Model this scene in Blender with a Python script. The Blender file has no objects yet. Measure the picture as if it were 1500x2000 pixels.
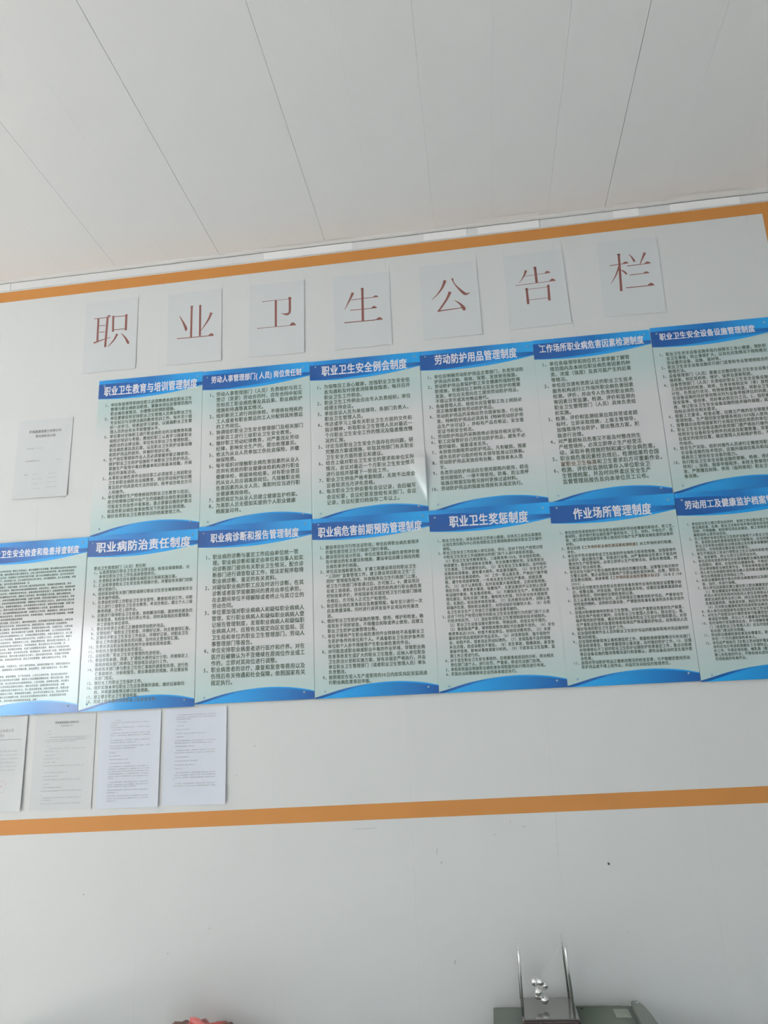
import bpy, bmesh, math, re, random
import numpy as np
from mathutils import Matrix, Vector

# ------------------------------------------------------------------ camera, world, light, exposure
scene = bpy.context.scene
COL = scene.collection
cam_data = bpy.data.cameras.new('camera')
cam_data.sensor_fit = 'VERTICAL'; cam_data.sensor_height = 24.0
cam_data.lens = 1550.5 / 2000 * 24.0
cam_data.clip_start = 0.02
cam = bpy.data.objects.new('camera', cam_data)
COL.objects.link(cam)
cam.matrix_world = Matrix(((0.991457, 0.072554, 0.108396, 1.33988),
                           (0.123889, -0.263827, -0.956581, -2.57863),
                           (-0.040806, 0.961837, -0.270562, -0.71906),
                           (0, 0, 0, 1)))
scene.camera = cam

world = bpy.data.worlds.new('daylight'); scene.world = world
world.use_nodes = True
wb = world.node_tree.nodes['Background']
wb.inputs['Color'].default_value = (0.86, 0.93, 1.0, 1); wb.inputs['Strength'].default_value = 1.4

def window_light(name, loc, rot, sx, sy, power, color=(0.90, 0.955, 1.0)):
    l = bpy.data.lights.new(name, 'AREA'); l.shape = 'RECTANGLE'; l.size = sx; l.size_y = sy
    l.energy = power; l.color = color
    o = bpy.data.objects.new(name, l); o.location = loc; o.rotation_euler = rot
    COL.objects.link(o)
    return o
window_light('daylight_back', (-3.35, -5.56, 0.075), (math.radians(90), 0, 0), 1.7, 1.05, 92)
window_light('daylight_left', (-4.46, -2.9, -0.15), (math.radians(90), 0, math.radians(-90)), 2.8, 2.0, 3)
window_light('fill_door_light', (1.9, -5.56, -1.38), (math.radians(90), 0, 0), 1.5, 1.7, 60, (0.80, 0.91, 1.0))  # added fill at the unseen door, evens out the poster wall
sun = bpy.data.lights.new('sun', 'SUN'); sun.energy = 150.0; sun.angle = math.radians(1.5); sun.color = (0.965, 0.98, 1.0)
sun_o = bpy.data.objects.new('sun', sun); COL.objects.link(sun_o)
sun_o.rotation_euler = Vector((0.62, -0.12, -0.78)).to_track_quat('-Z', 'Y').to_euler()

scene.view_settings.view_transform = 'Standard'
scene.view_settings.look = 'None'
scene.view_settings.exposure = -0.59
scene.view_settings.gamma = 1.0
scene.view_settings.use_curve_mapping = False

FLOOR = -2.30
ROOM = (-4.4, 4.4, -5.5)          # left x, right x, back y ; poster wall is y = 0

# ------------------------------------------------------------------ helpers
def srgb(r, g, b):
    f = lambda c: (c/255/12.92) if c/255 <= 0.04045 else ((c/255+0.055)/1.055)**2.4
    return (f(r), f(g), f(b), 1.0)

MATS = {}
def mat(name, col, rough=0.6, metal=0.0, spec=0.5, noise=0.0, nscale=8.0, bump=0.0, bscale=60.0, coat=0.0):
    if name in MATS: return MATS[name]
    m = bpy.data.materials.new(name); m.use_nodes = True
    nt = m.node_tree; b = nt.nodes['Principled BSDF']
    b.inputs['Base Color'].default_value = col
    b.inputs['Roughness'].default_value = rough
    b.inputs['Metallic'].default_value = metal
    b.inputs['Specular IOR Level'].default_value = spec
    b.inputs['Coat Weight'].default_value = coat
    b.inputs['Coat Roughness'].default_value = 0.1
    tc = nt.nodes.new('ShaderNodeTexCoord')
    if noise:
        n = nt.nodes.new('ShaderNodeTexNoise'); n.inputs['Scale'].default_value = nscale
        n.inputs['Detail'].default_value = 5
        nt.links.new(tc.outputs['Object'], n.inputs['Vector'])
        r = nt.nodes.new('ShaderNodeValToRGB')
        r.color_ramp.elements[0].position = 0.3; r.color_ramp.elements[1].position = 0.7
        r.color_ramp.elements[0].color = tuple(c*(1-noise) for c in col[:3])+(1,)
        r.color_ramp.elements[1].color = tuple(min(1, c*(1+noise)) for c in col[:3])+(1,)
        nt.links.new(n.outputs['Fac'], r.inputs['Fac']); nt.links.new(r.outputs['Color'], b.inputs['Base Color'])
    if bump:
        n = nt.nodes.new('ShaderNodeTexNoise'); n.inputs['Scale'].default_value = bscale
        nt.links.new(tc.outputs['Object'], n.inputs['Vector'])
        bp = nt.nodes.new('ShaderNodeBump'); bp.inputs['Strength'].default_value = bump; bp.inputs['Distance'].default_value = 0.002
        nt.links.new(n.outputs['Fac'], bp.inputs['Height']); nt.links.new(bp.outputs['Normal'], b.inputs['Normal'])
    MATS[name] = m
    return m

def ramp_mat(name, axis, stops, rough=0.28, coat=0.0, spec=0.5):
    """printed colour that changes along one object axis; stops = [(metres, colour)]"""
    if name in MATS: return MATS[name]
    m = bpy.data.materials.new(name); m.use_nodes = True
    nt = m.node_tree; b = nt.nodes['Principled BSDF']
    b.inputs['Roughness'].default_value = rough; b.inputs['Specular IOR Level'].default_value = spec
    b.inputs['Coat Weight'].default_value = coat; b.inputs['Coat Roughness'].default_value = 0.10
    tc = nt.nodes.new('ShaderNodeTexCoord'); sp = nt.nodes.new('ShaderNodeSeparateXYZ')
    nt.links.new(tc.outputs['Object'], sp.inputs[0])
    mr = nt.nodes.new('ShaderNodeMapRange')
    lo, hi = stops[0][0], stops[-1][0]
    mr.inputs['From Min'].default_value = lo; mr.inputs['From Max'].default_value = hi
    nt.links.new(sp.outputs[axis], mr.inputs['Value'])
    r = nt.nodes.new('ShaderNodeValToRGB'); el = r.color_ramp.elements
    while len(el) < len(stops): el.new(0.5)
    for e, (p, c) in zip(el, stops):
        e.position = (p-lo)/(hi-lo)
    for e, (p, c) in zip(el, stops): e.color = c
    nt.links.new(mr.outputs['Result'], r.inputs['Fac']); nt.links.new(r.outputs['Color'], b.inputs['Base Color'])
    MATS[name] = m
    return m

def link(name, me, m=None, parent=None, smooth=False):
    o = bpy.data.objects.new(name, me); COL.objects.link(o)
    if m is not None: me.materials.append(m)
    if parent is not None: o.parent = parent
    if smooth:
        for p in me.polygons: p.use_smooth = True
    return o
def pymesh(name, verts, faces):
    me = bpy.data.meshes.new(name); me.from_pydata([tuple(v) for v in verts], [], faces); me.update()
    return me
def bm_obj(name, bm, m, parent=None, smooth=False):
    bmesh.ops.recalc_face_normals(bm, faces=bm.faces)
    me = bpy.data.meshes.new(name); bm.to_mesh(me); bm.free()
    return link(name, me, m, parent, smooth)
def add_box(bm, a, b, bevel=0.0):
    r = bmesh.ops.create_cube(bm, size=1.0)
    for v in r['verts']:
        v.co = Vector([(a[i]+b[i])/2 + v.co[i]*(b[i]-a[i]) for i in range(3)])
    if bevel:
        es = list({e for v in r['verts'] for e in v.link_edges})
        bmesh.ops.bevel(bm, geom=es, offset=bevel, segments=3, affect='EDGES', profile=0.5)
def box(name, a, b, m, parent=None, bevel=0.0):
    bm = bmesh.new(); add_box(bm, a, b, bevel); return bm_obj(name, bm, m, parent)
def add_tube(bm, pts, r, seg=12, caps=True):
    pts = [Vector(p) for p in pts]; rings = []; prev = None
    rr = r if isinstance(r, (list, tuple)) else [r]*len(pts)
    for i, p in enumerate(pts):
        t = (pts[min(i+1, len(pts)-1)]-pts[max(i-1, 0)]).normalized()
        u = t.orthogonal().normalized() if prev is None else (prev - t*prev.dot(t)).normalized()
        prev = u; w = t.cross(u)
        rings.append([bm.verts.new(p+(u*math.cos(2*math.pi*k/seg)+w*math.sin(2*math.pi*k/seg))*rr[i]) for k in range(seg)])
    for a, b in zip(rings, rings[1:]):
        for k in range(seg): bm.faces.new((a[k], a[(k+1) % seg], b[(k+1) % seg], b[k]))
    if caps: bm.faces.new(rings[0][::-1]); bm.faces.new(rings[-1])
def empty(name, loc, label=None, cat=None, group=None, rot=(0, 0, 0)):
    o = bpy.data.objects.new(name, None); COL.objects.link(o); o.location = loc; o.rotation_euler = rot
    o.empty_display_size = 0.05
    return tag(o, label, cat, group)
def tag(o, label=None, cat=None, group=None, kind=None):
    if label: o['label'] = label
    if cat: o['category'] = cat
    if group: o['group'] = group
    if kind: o['kind'] = kind
    return o
def struct(o): o['kind'] = 'structure'; return o

# glyph cache: every character is converted once with the built-in typeface, then laid out with numpy
GLYPH = {}
def glyph(ch, off):
    k = ch
    if k in GLYPH: return GLYPH[k]
    cu = bpy.data.curves.new('g', 'FONT'); cu.body = ch; cu.resolution_u = 2; cu.size = 1.0
    ob = bpy.data.objects.new('g', cu); COL.objects.link(ob)
    PENDING.append((k, ob)); GLYPH[k] = None
PENDING = []
def bake_glyphs():
    dg = bpy.context.evaluated_depsgraph_get(); dg.update()
    for k, ob in PENDING:
        me = bpy.data.meshes.new_from_object(ob.evaluated_get(dg))
        v = np.empty(len(me.vertices)*3, 'f'); me.vertices.foreach_get('co', v)
        me.calc_loop_triangles()
        t = np.empty(len(me.loop_triangles)*3, 'i'); me.loop_triangles.foreach_get('vertices', t)
        GLYPH[k] = (v.reshape(-1, 3)[:, :2].copy(), t.reshape(-1, 3).copy())
        bpy.data.meshes.remove(me); cu = ob.data; bpy.data.objects.remove(ob); bpy.data.curves.remove(cu)
    PENDING.clear()
HALF = set('0123456789.%“”"- ()')
class Letters:
    """collects laid-out characters on the x-z plane of a sheet"""
    def __init__(s): s.v = []; s.f = []; s.n = 0
    def run(s, text, x, z, cw, ch, off=0.012, slope=0.0):
        x0 = x
        for c in text:
            if c != ' ':
                g = GLYPH[c]
                px = g[0][:, 0]
                e = off
                for q, (ex, ez) in enumerate(((0, 0), (e, e*.6), (-e, -e*.6), (e, -e*.6), (-e, e*.6)) if e > .02 else ((-e, 0), (e, 0)) if e > 0 else ((0, 0),)):
                    P = np.zeros((len(g[0]), 3), 'f')
                    P[:, 0] = x + (px+ex)*cw*(0.96 if c not in HALF else 0.9); P[:, 1] = -q*1e-5
                    P[:, 2] = z + (x-x0)*slope + (g[0][:, 1]+ez-0.36)*ch
                    s.v.append(P); s.f.append(g[1]+s.n); s.n += len(P)
            x += cw*(0.58 if c in HALF else 1.0)
        return x
    def build(s, name, m, parent, y, disp=None):
        v = np.concatenate(s.v); f = np.concatenate(s.f)
        v[:, 1] += y
        if disp is not None: v[:, 1] += np.array([disp(a, -b) for a, b in v[:, [0, 2]]], 'f')
        # wind so that the lettering faces the room (-y)
        a, b, c = v[f[:, 0]], v[f[:, 1]], v[f[:, 2]]
        ny = (b-a)[:, 2]*(c-a)[:, 0]-(b-a)[:, 0]*(c-a)[:, 2]
        flip = ny > 0
        f[flip] = f[flip][:, ::-1]
        me = bpy.data.meshes.new(name)
        me.vertices.add(len(v)); me.vertices.foreach_set('co', v.ravel())
        me.loops.add(len(f)*3); me.loops.foreach_set('vertex_index', f.ravel().astype('i'))
        me.polygons.add(len(f)); me.polygons.foreach_set('loop_start', np.arange(0, len(f)*3, 3, dtype='i'))
        me.update(calc_edges=True)
        return link(name, me, m, parent)
# ------------------------------------------------------------------ the writing on the posters
POSTERS = {
'A':dict(x=0.0001,z=0.5964,title=(0.0209,0.3805,-0.0653,-0.0281),bx=0.0501,blx=0.0600,bz=-0.1017,cw=0.01416,pitch=0.01782,nx=0.0287),
'B':dict(x=0.4003,z=0.5944,title=(0.0323,0.3708,-0.0515,-0.0245),bx=0.0525,blx=0.0580,bz=-0.0963,cw=0.01679,pitch=0.02109,nx=0.0272),
'C':dict(x=0.8007,z=0.5928,title=(0.0423,0.3534,-0.0621,-0.0235),bx=0.0496,blx=0.0515,bz=-0.1036,cw=0.01631,pitch=0.02061,nx=0.0242),
'D':dict(x=1.1990,z=0.5923,title=(0.0519,0.3428,-0.0585,-0.0211),bx=0.0468,blx=0.0471,bz=-0.1030,cw=0.01487,pitch=0.01878,nx=0.0227),
'E':dict(x=1.5985,z=0.5942,title=(0.0202,0.3768,-0.0527,-0.0220),bx=0.0491,blx=0.0523,bz=-0.0959,cw=0.01603,pitch=0.02049,nx=0.0238),
'F':dict(x=2.0000,z=0.5990,title=(0.0275,0.3442,-0.0521,-0.0258),bx=0.0396,blx=0.0410,bz=-0.1042,cw=0.01320,pitch=0.01627,nx=0.0190),
'G':dict(x=-0.4020,z=-0.0042,title=(0.0290,0.3692,-0.0568,-0.0295),bx=0.0300,blx=0.0300,bz=-0.1048,cw=0.00739,pitch=0.01145,nx=0.0160),
'H':dict(x=-0.0014,z=-0.0033,title=(0.0296,0.3756,-0.0627,-0.0261),bx=0.0459,blx=0.0521,bz=-0.1168,cw=0.01252,pitch=0.01508,nx=0.0269),
'I':dict(x=0.3995,z=0.0024,title=(0.0429,0.3556,-0.0611,-0.0295),bx=0.0522,blx=0.0532,bz=-0.1106,cw=0.01670,pitch=0.02117,nx=0.0270),
'J':dict(x=0.8000,z=0.0015,title=(0.0196,0.3754,-0.0687,-0.0335),bx=0.0444,blx=0.0466,bz=-0.1035,cw=0.01322,pitch=0.01656,nx=0.0249),
'K':dict(x=1.1998,z=0.0011,title=(0.0661,0.3281,-0.0650,-0.0265),bx=0.0392,blx=0.0413,bz=-0.1073,cw=0.01122,pitch=0.01403,nx=0.0230),
'L':dict(x=1.5985,z=0.0005,title=(0.0738,0.3246,-0.0668,-0.0298),bx=0.0403,blx=0.0490,bz=-0.1080,cw=0.01098,pitch=0.01311,nx=0.0237),
'M':dict(x=1.9988,z=-0.0024,title=(0.0285,0.3725,-0.0562,-0.0287),bx=0.0411,blx=0.0512,bz=-0.1051,cw=0.00988,pitch=0.01224,nx=0.0255),
}
TITLE = dict(A='职业卫生教育与培训管理制度', B='劳动人事管理部门(人员)岗位责任制', C='职业卫生安全例会制度', D='劳动防护用品管理制度',
  E='工作场所职业病危害因素检测制度', F='职业卫生安全设备设施管理制度', G='职业卫生安全检查和隐患排查制度', H='职业病防治责任制度',
  I='职业病诊断和报告管理制度', J='职业病危害前期预防管理制度', K='职业卫生奖惩制度', L='作业场所管理制度', M='劳动用工及健康监护档案管理制度')
BODY = {}
BODY['A'] = '''1、单位各级领导和岗位职工必须熟悉本岗位职业卫生
管理与职业病防治职责，掌握本岗位及管理范围内
职业病危害情况、治理情况和预防措施。
2、单位要督促和安排职业卫生管理人员参加职业卫生
专业知识与法律法规的教育培训工作，每年至少组
织一次学习、经参加学习讲座，以提高职业卫生管
理人员的业务水平和管理水平。
3、单位要对全体职工进行职业病防治的法规教育和基
础知识培训与考核，教组织职工认真学习国家职业
病防治的法律法规、单位有关职业卫生管理制度，
职业病危害及其后果，以及职业卫生防护设备设施
和防护用品的使用，并做好培训记录。
4、生产岗位管理和作业人员必须掌握并能正确使用、
维护职业卫生防护设施和个体职业卫生防护用品，
掌握生产现场中毒自救基本知识和基本技能，开展
相应的演练活动。
5、从事职业病危害作业岗位职工必须接受上岗前职业
卫生和职业病防治法规教育、岗位劳动保护知识教
育及防护用具使用方法的培训，经考试合格合方可
上岗操作。
6、单位要做好生产检维修前的职业卫生教育与培训，
结合检维修过程中会产生的接触职业病危害因素及
可能发生的急性中毒事故，重点掌握自救防护要点
和急性职业病危害事故情况下的紧急处理措施。
7、做好各类职业卫生教育培训的档案管理工作。'''
BODY['B'] = '''1、劳动人事管理部门（人员）负责组织与员工
签订（变更）劳动合同时，应在合同中如实
告知员工职业病危害及其后果、职业病防护
措施和待遇等真实情况。
2、组织新员工进行岗前体检，不得将有残疾的
工人或者有职业禁忌的工人分配到其所禁忌
的工作岗位。
3、协调组织职业卫生安全管理部门及相关部门
对新员工进行三级职业卫生安全教育。
4、做好职工劳动纪律教育，对严重违反劳动
纪律，影响安全生产的，提出处理意见。
5、依法为从业人员参加工伤社会保险，并缴
纳保险费。
6、每年组织对接触职业病危害因素的从业人
员到有资质的职业健康体检机构进行职业
健康体检，根据体检结果，对有职业禁忌
的从业人员应调离原岗位。凡接触职业病
危害因素的从业人员，离职时应当进行职
业健康离岗体检。
7、按照规定为从业人员建立健康监护档案。
8、为离职人员无偿如实提供个人职业健康
档案复印件。'''
BODY['C'] = '''1、为保障员工身心健康，加强职业卫生安全信
息沟通和及时排查消除事故隐患，每月召开
职业卫生工作例会。
2、职业卫生工作例会应由专人负责组织，单位
经理主持会议。
3、参加会议人员为单位领导、各部门负责人、
职业卫生管理人员。
4、传达或学习上级有关职业卫生方面的文件和
指示精神，听取职业卫生管理人员对最近一
个月职业卫生安全工作的情况及隐患整改情
况的汇报。
5、讨论当前职业卫生安全方面存在的问题，研
究整改方案或措施，听取其他部门有关职业
卫生安全方面的意见和建议。
6、结合上级对职业卫生安全的要求和单位实际
情况，会议对最近一个月职业卫生安全情况
进行总结并部署下一阶段工作。
7、职业卫生例会严格考勤制度，无故不出席会
议者取消当月评先资格。
8、每次职业卫生例会要有会议记录，会后编写
会议纪要，会议纪要发放给有关部门，会议
记录，会议纪要归档保存二年以上。'''
BODY['D'] = '''1、单位应明确劳动防护用品主管部门，负责劳动防
护用品的采购、验收、保管、发放使用报废。
2、劳动防护用品是保护职工安全健康的强制性预
防措施，依据岗位工种特点及安全防护的需要
发放，单位应无偿向员工提供劳动防护用品，
不得以货币或其他物品替代。
3、各级管理人员、班组长应监督职工在上岗前必
须正确穿戴使用劳动防护用品。
4、劳动防护用品的采购应符合国家标准、行业标
准，特种防护用品必须具有《特种劳动防护用
品生产许可证》，并标有产品合格证、安全鉴
定证书和安全标志。
5、劳动防护用品的采购验收必须保存相关证明。
6、职工应保管好自己的劳动防护用品，避免不必
要的破损、报废或者丢失。
7、未到使用期限劳动防护用品，凡有破损、报废
或失去防护功能的经有关领导批准以旧换新。
8、劳动防护用品发放应有台账，使用者本人签
字。
9、各类劳动防护用品应在使用期限内使用，超出
使用期限的，一律不得使用。防毒、防尘类呼
吸器应根据实际情况按时更换过滤材料。
10、劳动防护用品的报废处理按有关规定执行。'''
BODY['E'] = '''1、单位各级领导和岗位员工要掌握了解管
理范围内及本岗位职业病危害因素的种
类、浓度（强度）及其可能产生的后果
等情况。
2、单位应当请有资质认证的职业卫生技术
服务机构进行工作场所职业病危害因素
检测、评价，并由专人负责的职业病危
害因素日常监测，检测、评价和监测由
职业卫生管理部门（人员）具体负责组
织实施。
3、检测、评价和监测结果出现异常或者超
标时，立即采取措施，上报主管领导，
加强现场作业防护，提出整改方案，积
极进行治理。
4、对严重超标且危害又不能及时整改的生
产经营场所，必须立即停止生产经营活
动，采取补救措施控制和减少职业病危害。
5、职业病危害因素经治理后，检测结果符合国
家职业卫生标准和卫生要求后方可重新作业。
6、检测、评价和监测结果存入单位职业卫
生管理档案，并及时向怀柔区安全生产
监督管理局报告及向本单位员工公布。'''
BODY['F'] = '''1、职业卫生安全设备设施系指为保障员工身心健康，预防职
业卫生事故，防止事故扩大，以及在应急情况下抢险救灾
而设置的设备、设施、器材等。
2、职业卫生安全设备设施实行部门直管和专业管理相结合的
管理方法。
3、设备管理部门（人员）要建立完整的职业卫生安全设备设
施档案，制定其检修、维护、保养及更新制度。
4、设备管理部门（人员）负责组织职业卫生安全设备设施施
工及投用前的检查、验收，负责审核制定年（季）度检修
计划，负责运行状况、检维修质量的检查，将职业卫生安
全设备设施的完好使用情况列为设备考核评比的内容，确
保安装率、使用率、完好率达到百分之百。5、组织编制
修、修订职业卫生安全设备设施的技术操作规程，其性能
指标必须符合相关要求。
6、根据工艺要求，检查必要，应建立严格的安全联锁系统
管理制度。生产期间安全联锁系统应100%投入使用。
7、报警器应由取得国家和行业规定的相应资质的单位校验。
8、职业卫生安全设备设施的使用部门要严格执行操作规程
按照安全设备和安全附件的用途及配置数量，安装放置
在规定的使用位置，确定管理人员和维护责任，不得挪
作他用。
9、结合生产实际，组织对操作人员进行正确使用职业卫生安
全设备设施的技术培训，定期开展岗位练兵和应急演练，
提高员工使用安全设备的能力。
10、执行职业卫生安全设备设施的更新、检修、停用（临时
停用）、拆除、报废申报程序，未经主管领导审核批
准，严禁擅自拆除、停用（临时停用）职业卫生安全设
备设施。'''
BODY['H'] = '''#职业卫生管理部门（人员）责任制
1、认真贯彻执行职业卫生安全法律法规、标准及规章制度，对
本单位职业卫生工作负具体管理责任。
2、负责制定本单位的年度职业病防治计划和实施方案。
3、汇总和审查职业卫生安全技术措施计划，并督促有关部门切实
按计划执行。
4、组织和协助有关部门制定或修订职业卫生安全规章制度和安全
技术操作规程。
5、负责组织对职工的职业卫生安全宣传、教育和培训工作，对新
员工进行三级职业卫生安全教育，考试合格后，建立个人三级
教育档案，方可上岗作业。
6、定期进行现场职业卫生检查，协助解决问题，遇到特别紧急的
事故隐患，有权指令先行停止作业，同时采取相应处置措施，
并立即报告单位领导。
7、督促和检查企业职工正确使用劳动防护用品。
8、定期组织厂级职业卫生检查，并做好记录，向主管领导汇报。
9、定期召开职业卫生安全工作会议，并做好记录，对职业卫生
职业工作的建议和存在的问题，及时向主管领导汇报。
10、负责对涉及职业危害的危险作业审批和现场监督。
11、有权向主管领导提出处罚意见。
12、总结和推广职业卫生安全管理的先进经验。
13、参加审批新建、改建、扩建和大修的设计计划，并按规定上
报政府相关部门和参加工程验收及试运行工作。
14、协助有关部门参与职业卫生伤亡事故的调查和处理，进行伤
亡事故统计、分析和报告，提出事故防范措施，并且督促有
关部门落实。
15、做好女工的职业卫生保护工作。
16、组织实施本单位职业卫生应急预案的演练，做好记录和归
档，并根据演练情况修订应急预案。
17、建立健全职业卫生管理档案。
18、完成上级布置的其他职业卫生安全工作。'''
BODY['I'] = '''1、职业病的诊断与鉴定工作应由单位统一管
理。职业病诊断和鉴定由单位和当事人如实
向诊断部门提供有关职业卫生情况，配合诊
断部门进行调查取证工作，按法定程序取得
职业病诊断、鉴定的有关资料。
2、对疑似职业病的职工应及时进行诊断，在其
诊断或者医学观察期间的费用由单位承担，
在此期间单位不得解除或者终止与其订立的
劳动合同。
3、单位要加强对职业病病人和疑似职业病病人
管理，实行职业病病人和疑似职业病病人登
记报告管理制度，发现职业病病人和疑似职
业病病人时，应按有关规定向区安监局、区
卫生局和单位的职业卫生管理部门、劳动人
事管理部门等报告。
4、单位安排职业病患者进行医疗和疗养。对在
医疗后被确认为不宜继续在原岗位作业或工
作的，立即对其岗位进行调整。
5、职业病患者的诊疗、康复和复查等费用以及
伤残后有关待遇和社会保障，依照国家有关
规定执行。'''
BODY['J'] = '''1、建设项目在可行性论证阶段，单位应将职业病危害预评
价报告提交给卫生行政部门进行审核。
2、建设项目在设计阶段，单位应落实职业病危害预评价报
告中提出的有关建议和措施，建设单位应建立相应的职
业病危害评价档案。
3、单位应加强新建及改、扩建工程建设项目的职业卫生
“三同时”监督管理工作，建立建设项目职业卫生“三
同时”管理报告程序，并按程序向卫生行政部门上报，
经卫生行政部门审查通过后，方可施工。4、建设项目
在竣工验收前，应由有认证资质的机构进行职业病危害
控制效果评价，并按国家有关规定经卫生行政部门验收
合格后，方可投入正式生产和使用。
5、制定职业病危害事故应急救援预案，每年至少进行一次
应急救援演练，同时进行讲评发现不足项及时完善改
进。
6、做好职业卫生防护设施的管理、使用、维护和检查，确
保其处于完好状态，不得擅自拆除或停止使用，应建立
职业卫生防护设施管理台账。
7、单位不得将产生职业病危害的作业转移给不具备职业卫
生防护条件的单位和个人。不具备职业卫生防护条件的
单位和个人亦不得接受产生职业病危害的作业。
8、对可能造成职业病或职业中毒的作业环境、导致职业病
危害事故发生或扩大的职业卫生隐患，应纳入单位职业
卫生防治计划和实施方案，按有关规定严格执行，并由
单位职业卫生管理部门（或者职业卫生管理人员）牵头
负责整改。
9、按照规定在投入生产或使用的30日内如实向区安监局进
行职业病危害项目申报。'''
BODY['K'] = '''1、职业卫生安全，涉及全体员工的身心健康，全体员工必须认真落实
以岗位责任制为中心的各项职业卫生管理制度和相关职业卫生操作
规程。
2、职业卫生安全工作应纳入单位总结、评比，应对下列生产经营过程
中职业卫生安全工作成绩突出的部门和个人进行表彰和奖励。
（1）职业卫生宣传教育普及，三级教育率100%，安全组织机构、
制度健全，能及时消除安全隐患，安全装置完整好用，无各类职业
卫生事故，工作成绩突出的。（2）发生职业卫生事故后，及时组织
抢救和处理事故，避免重大损失，有显著贡献的。（3）在安全生产
宣传月中有显著成绩的。（4）工作一贯认真负责，严格执行操作规
程，遵守各项规章制度，一年来未发生任何生产事故，成绩显著
的。（5）由于认真检查，及时发现重大事故隐患，立即采取措施，
转危为安，避免重大事故、保量保产、主要设备损坏以及制止违章
和误操作事故，有显著成绩者。（6）为确保安全生产，积极提出合
理化建议，经有关部门审查，确有较大价值，列为安全技术措施项
目，实施后，经实践考核有效果。（7）在改善劳动条件，消除尘毒
和噪声危害，预防职业病发生，对劳动保护贡献较大者。（8）在职
业卫生安全生产工作其它方面做出显著贡献的。
3、应对下列生产经营过程中的职业卫生安全管理行为的部门和个人进
行批评和处罚。（1）违反各项职业卫生管理制度和技术规程的。
（2）职业卫生设备设施长期失修、带病运转，经查实而不理的。
（3）事故隐患严重，接到隐患整改通知书后逾期不改的。（4）安全
教育率未达100%，经查不参加单位、班组培训教育的。（5）未穿
戴好防护用品或损防护用品丢失。（6）对违章指挥、强令冒险作
业、劝阻不听，或者违反劳动纪律的。（7）发现隐患不及时排除
并且迟报，造成误期而不报告。（8）发生事故，隐瞒真相，甚至有
意破坏现场，影响对事故调查分析的。（9）干扰安全卫生监察、监
测工作正常进行的。
4、对于发生职业卫生安全事故的，应根据事故原因的分析，将对相关
责任部门或个人，进行处罚。严重者，移送司法部门处理。
5、表彰和奖励应根据职业病危害各项制度的执行情况进行考核。
6、奖惩办法和数额按本企业的具体规定执行。'''
BODY['L'] = '''1、单位应优先采用有利于防治职业病和保护劳动者健康的新技术、新工艺、
新材料，逐步替代职业病危害严重的技术、工艺、材料。不得生产、经
营、进口和使用国家明令禁止使用的可能产生严重职业病危害的设备和
材料。
2、单位应按《工作场所职业病危害因素检测制度》对工作场所进行检测、
评价。
3、单位对不符合国家职业卫生标准的作业场所立即采取措施，加强现场作
业防护，提出整改方案，积极进行治理。对严重超标且危害又不能及时
整改的生产经营场所，必须立即停止生产经营活动，采取补救措施，控
制和减少职业病危害。
4、单位应在可能产生职业病危害作业岗位的醒目位置，设置警示标识和中
文警示说明，警示说明应当载明产生职业病危害的种类、后果、预防及
应急救治措施。具体参照《工作场所职业病危害警示标识》（GBZ158-
2003）。
5、单位应在可能发生急性职业危害的有毒有害作业场所按规定设置警示标
识、报警设施、冲洗设施、防护急救器具专柜，设置应急撤离通道和必
要的泄险区，同时做好定期检查和记录。
6、员工从事有毒有害作业时，必须按规定正确使用防护用品，严禁使用不
明性能的物料、试剂和仪器设备，严禁使用有毒有害溶剂洗手和冲洗作
业场所。
7、加强对检维修场所的职业卫生管理。对存在严重职业危害的生产装置，
在制定停产检修方案时，应有职业卫生管理人员参与，提出对尘、毒、
噪声等的防护措施，确定检维修现场的职业卫生监护范围和要点。对存
在严重职业危害的装置检维修现场应严格设置防护标志，应有相关人员
做好现场的职业卫生监护工作。
8、应加强检维修作业人员的职业卫生防护用品的配备和现场冲洗设施完好
情况的检查。
9、应加强检维修现场尘毒检测监控工作，根据检维修现场情况与有关部门
联系检测事宜，随时掌握现场尘毒浓度，及时做好防护工作。10、应做
好检维修后开工前的职业卫生防护设施防护效果鉴定工作，重点对检维
修后设备设施的整改等情况进行检查确认，避免设备启动时发生意外职
业危害。
11、加强对劳动防护用品正确使用情况的检查监督，凡不按规定使用劳动
防护用品者不得上岗作业，并追究车间班组的管理责任。'''
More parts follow.
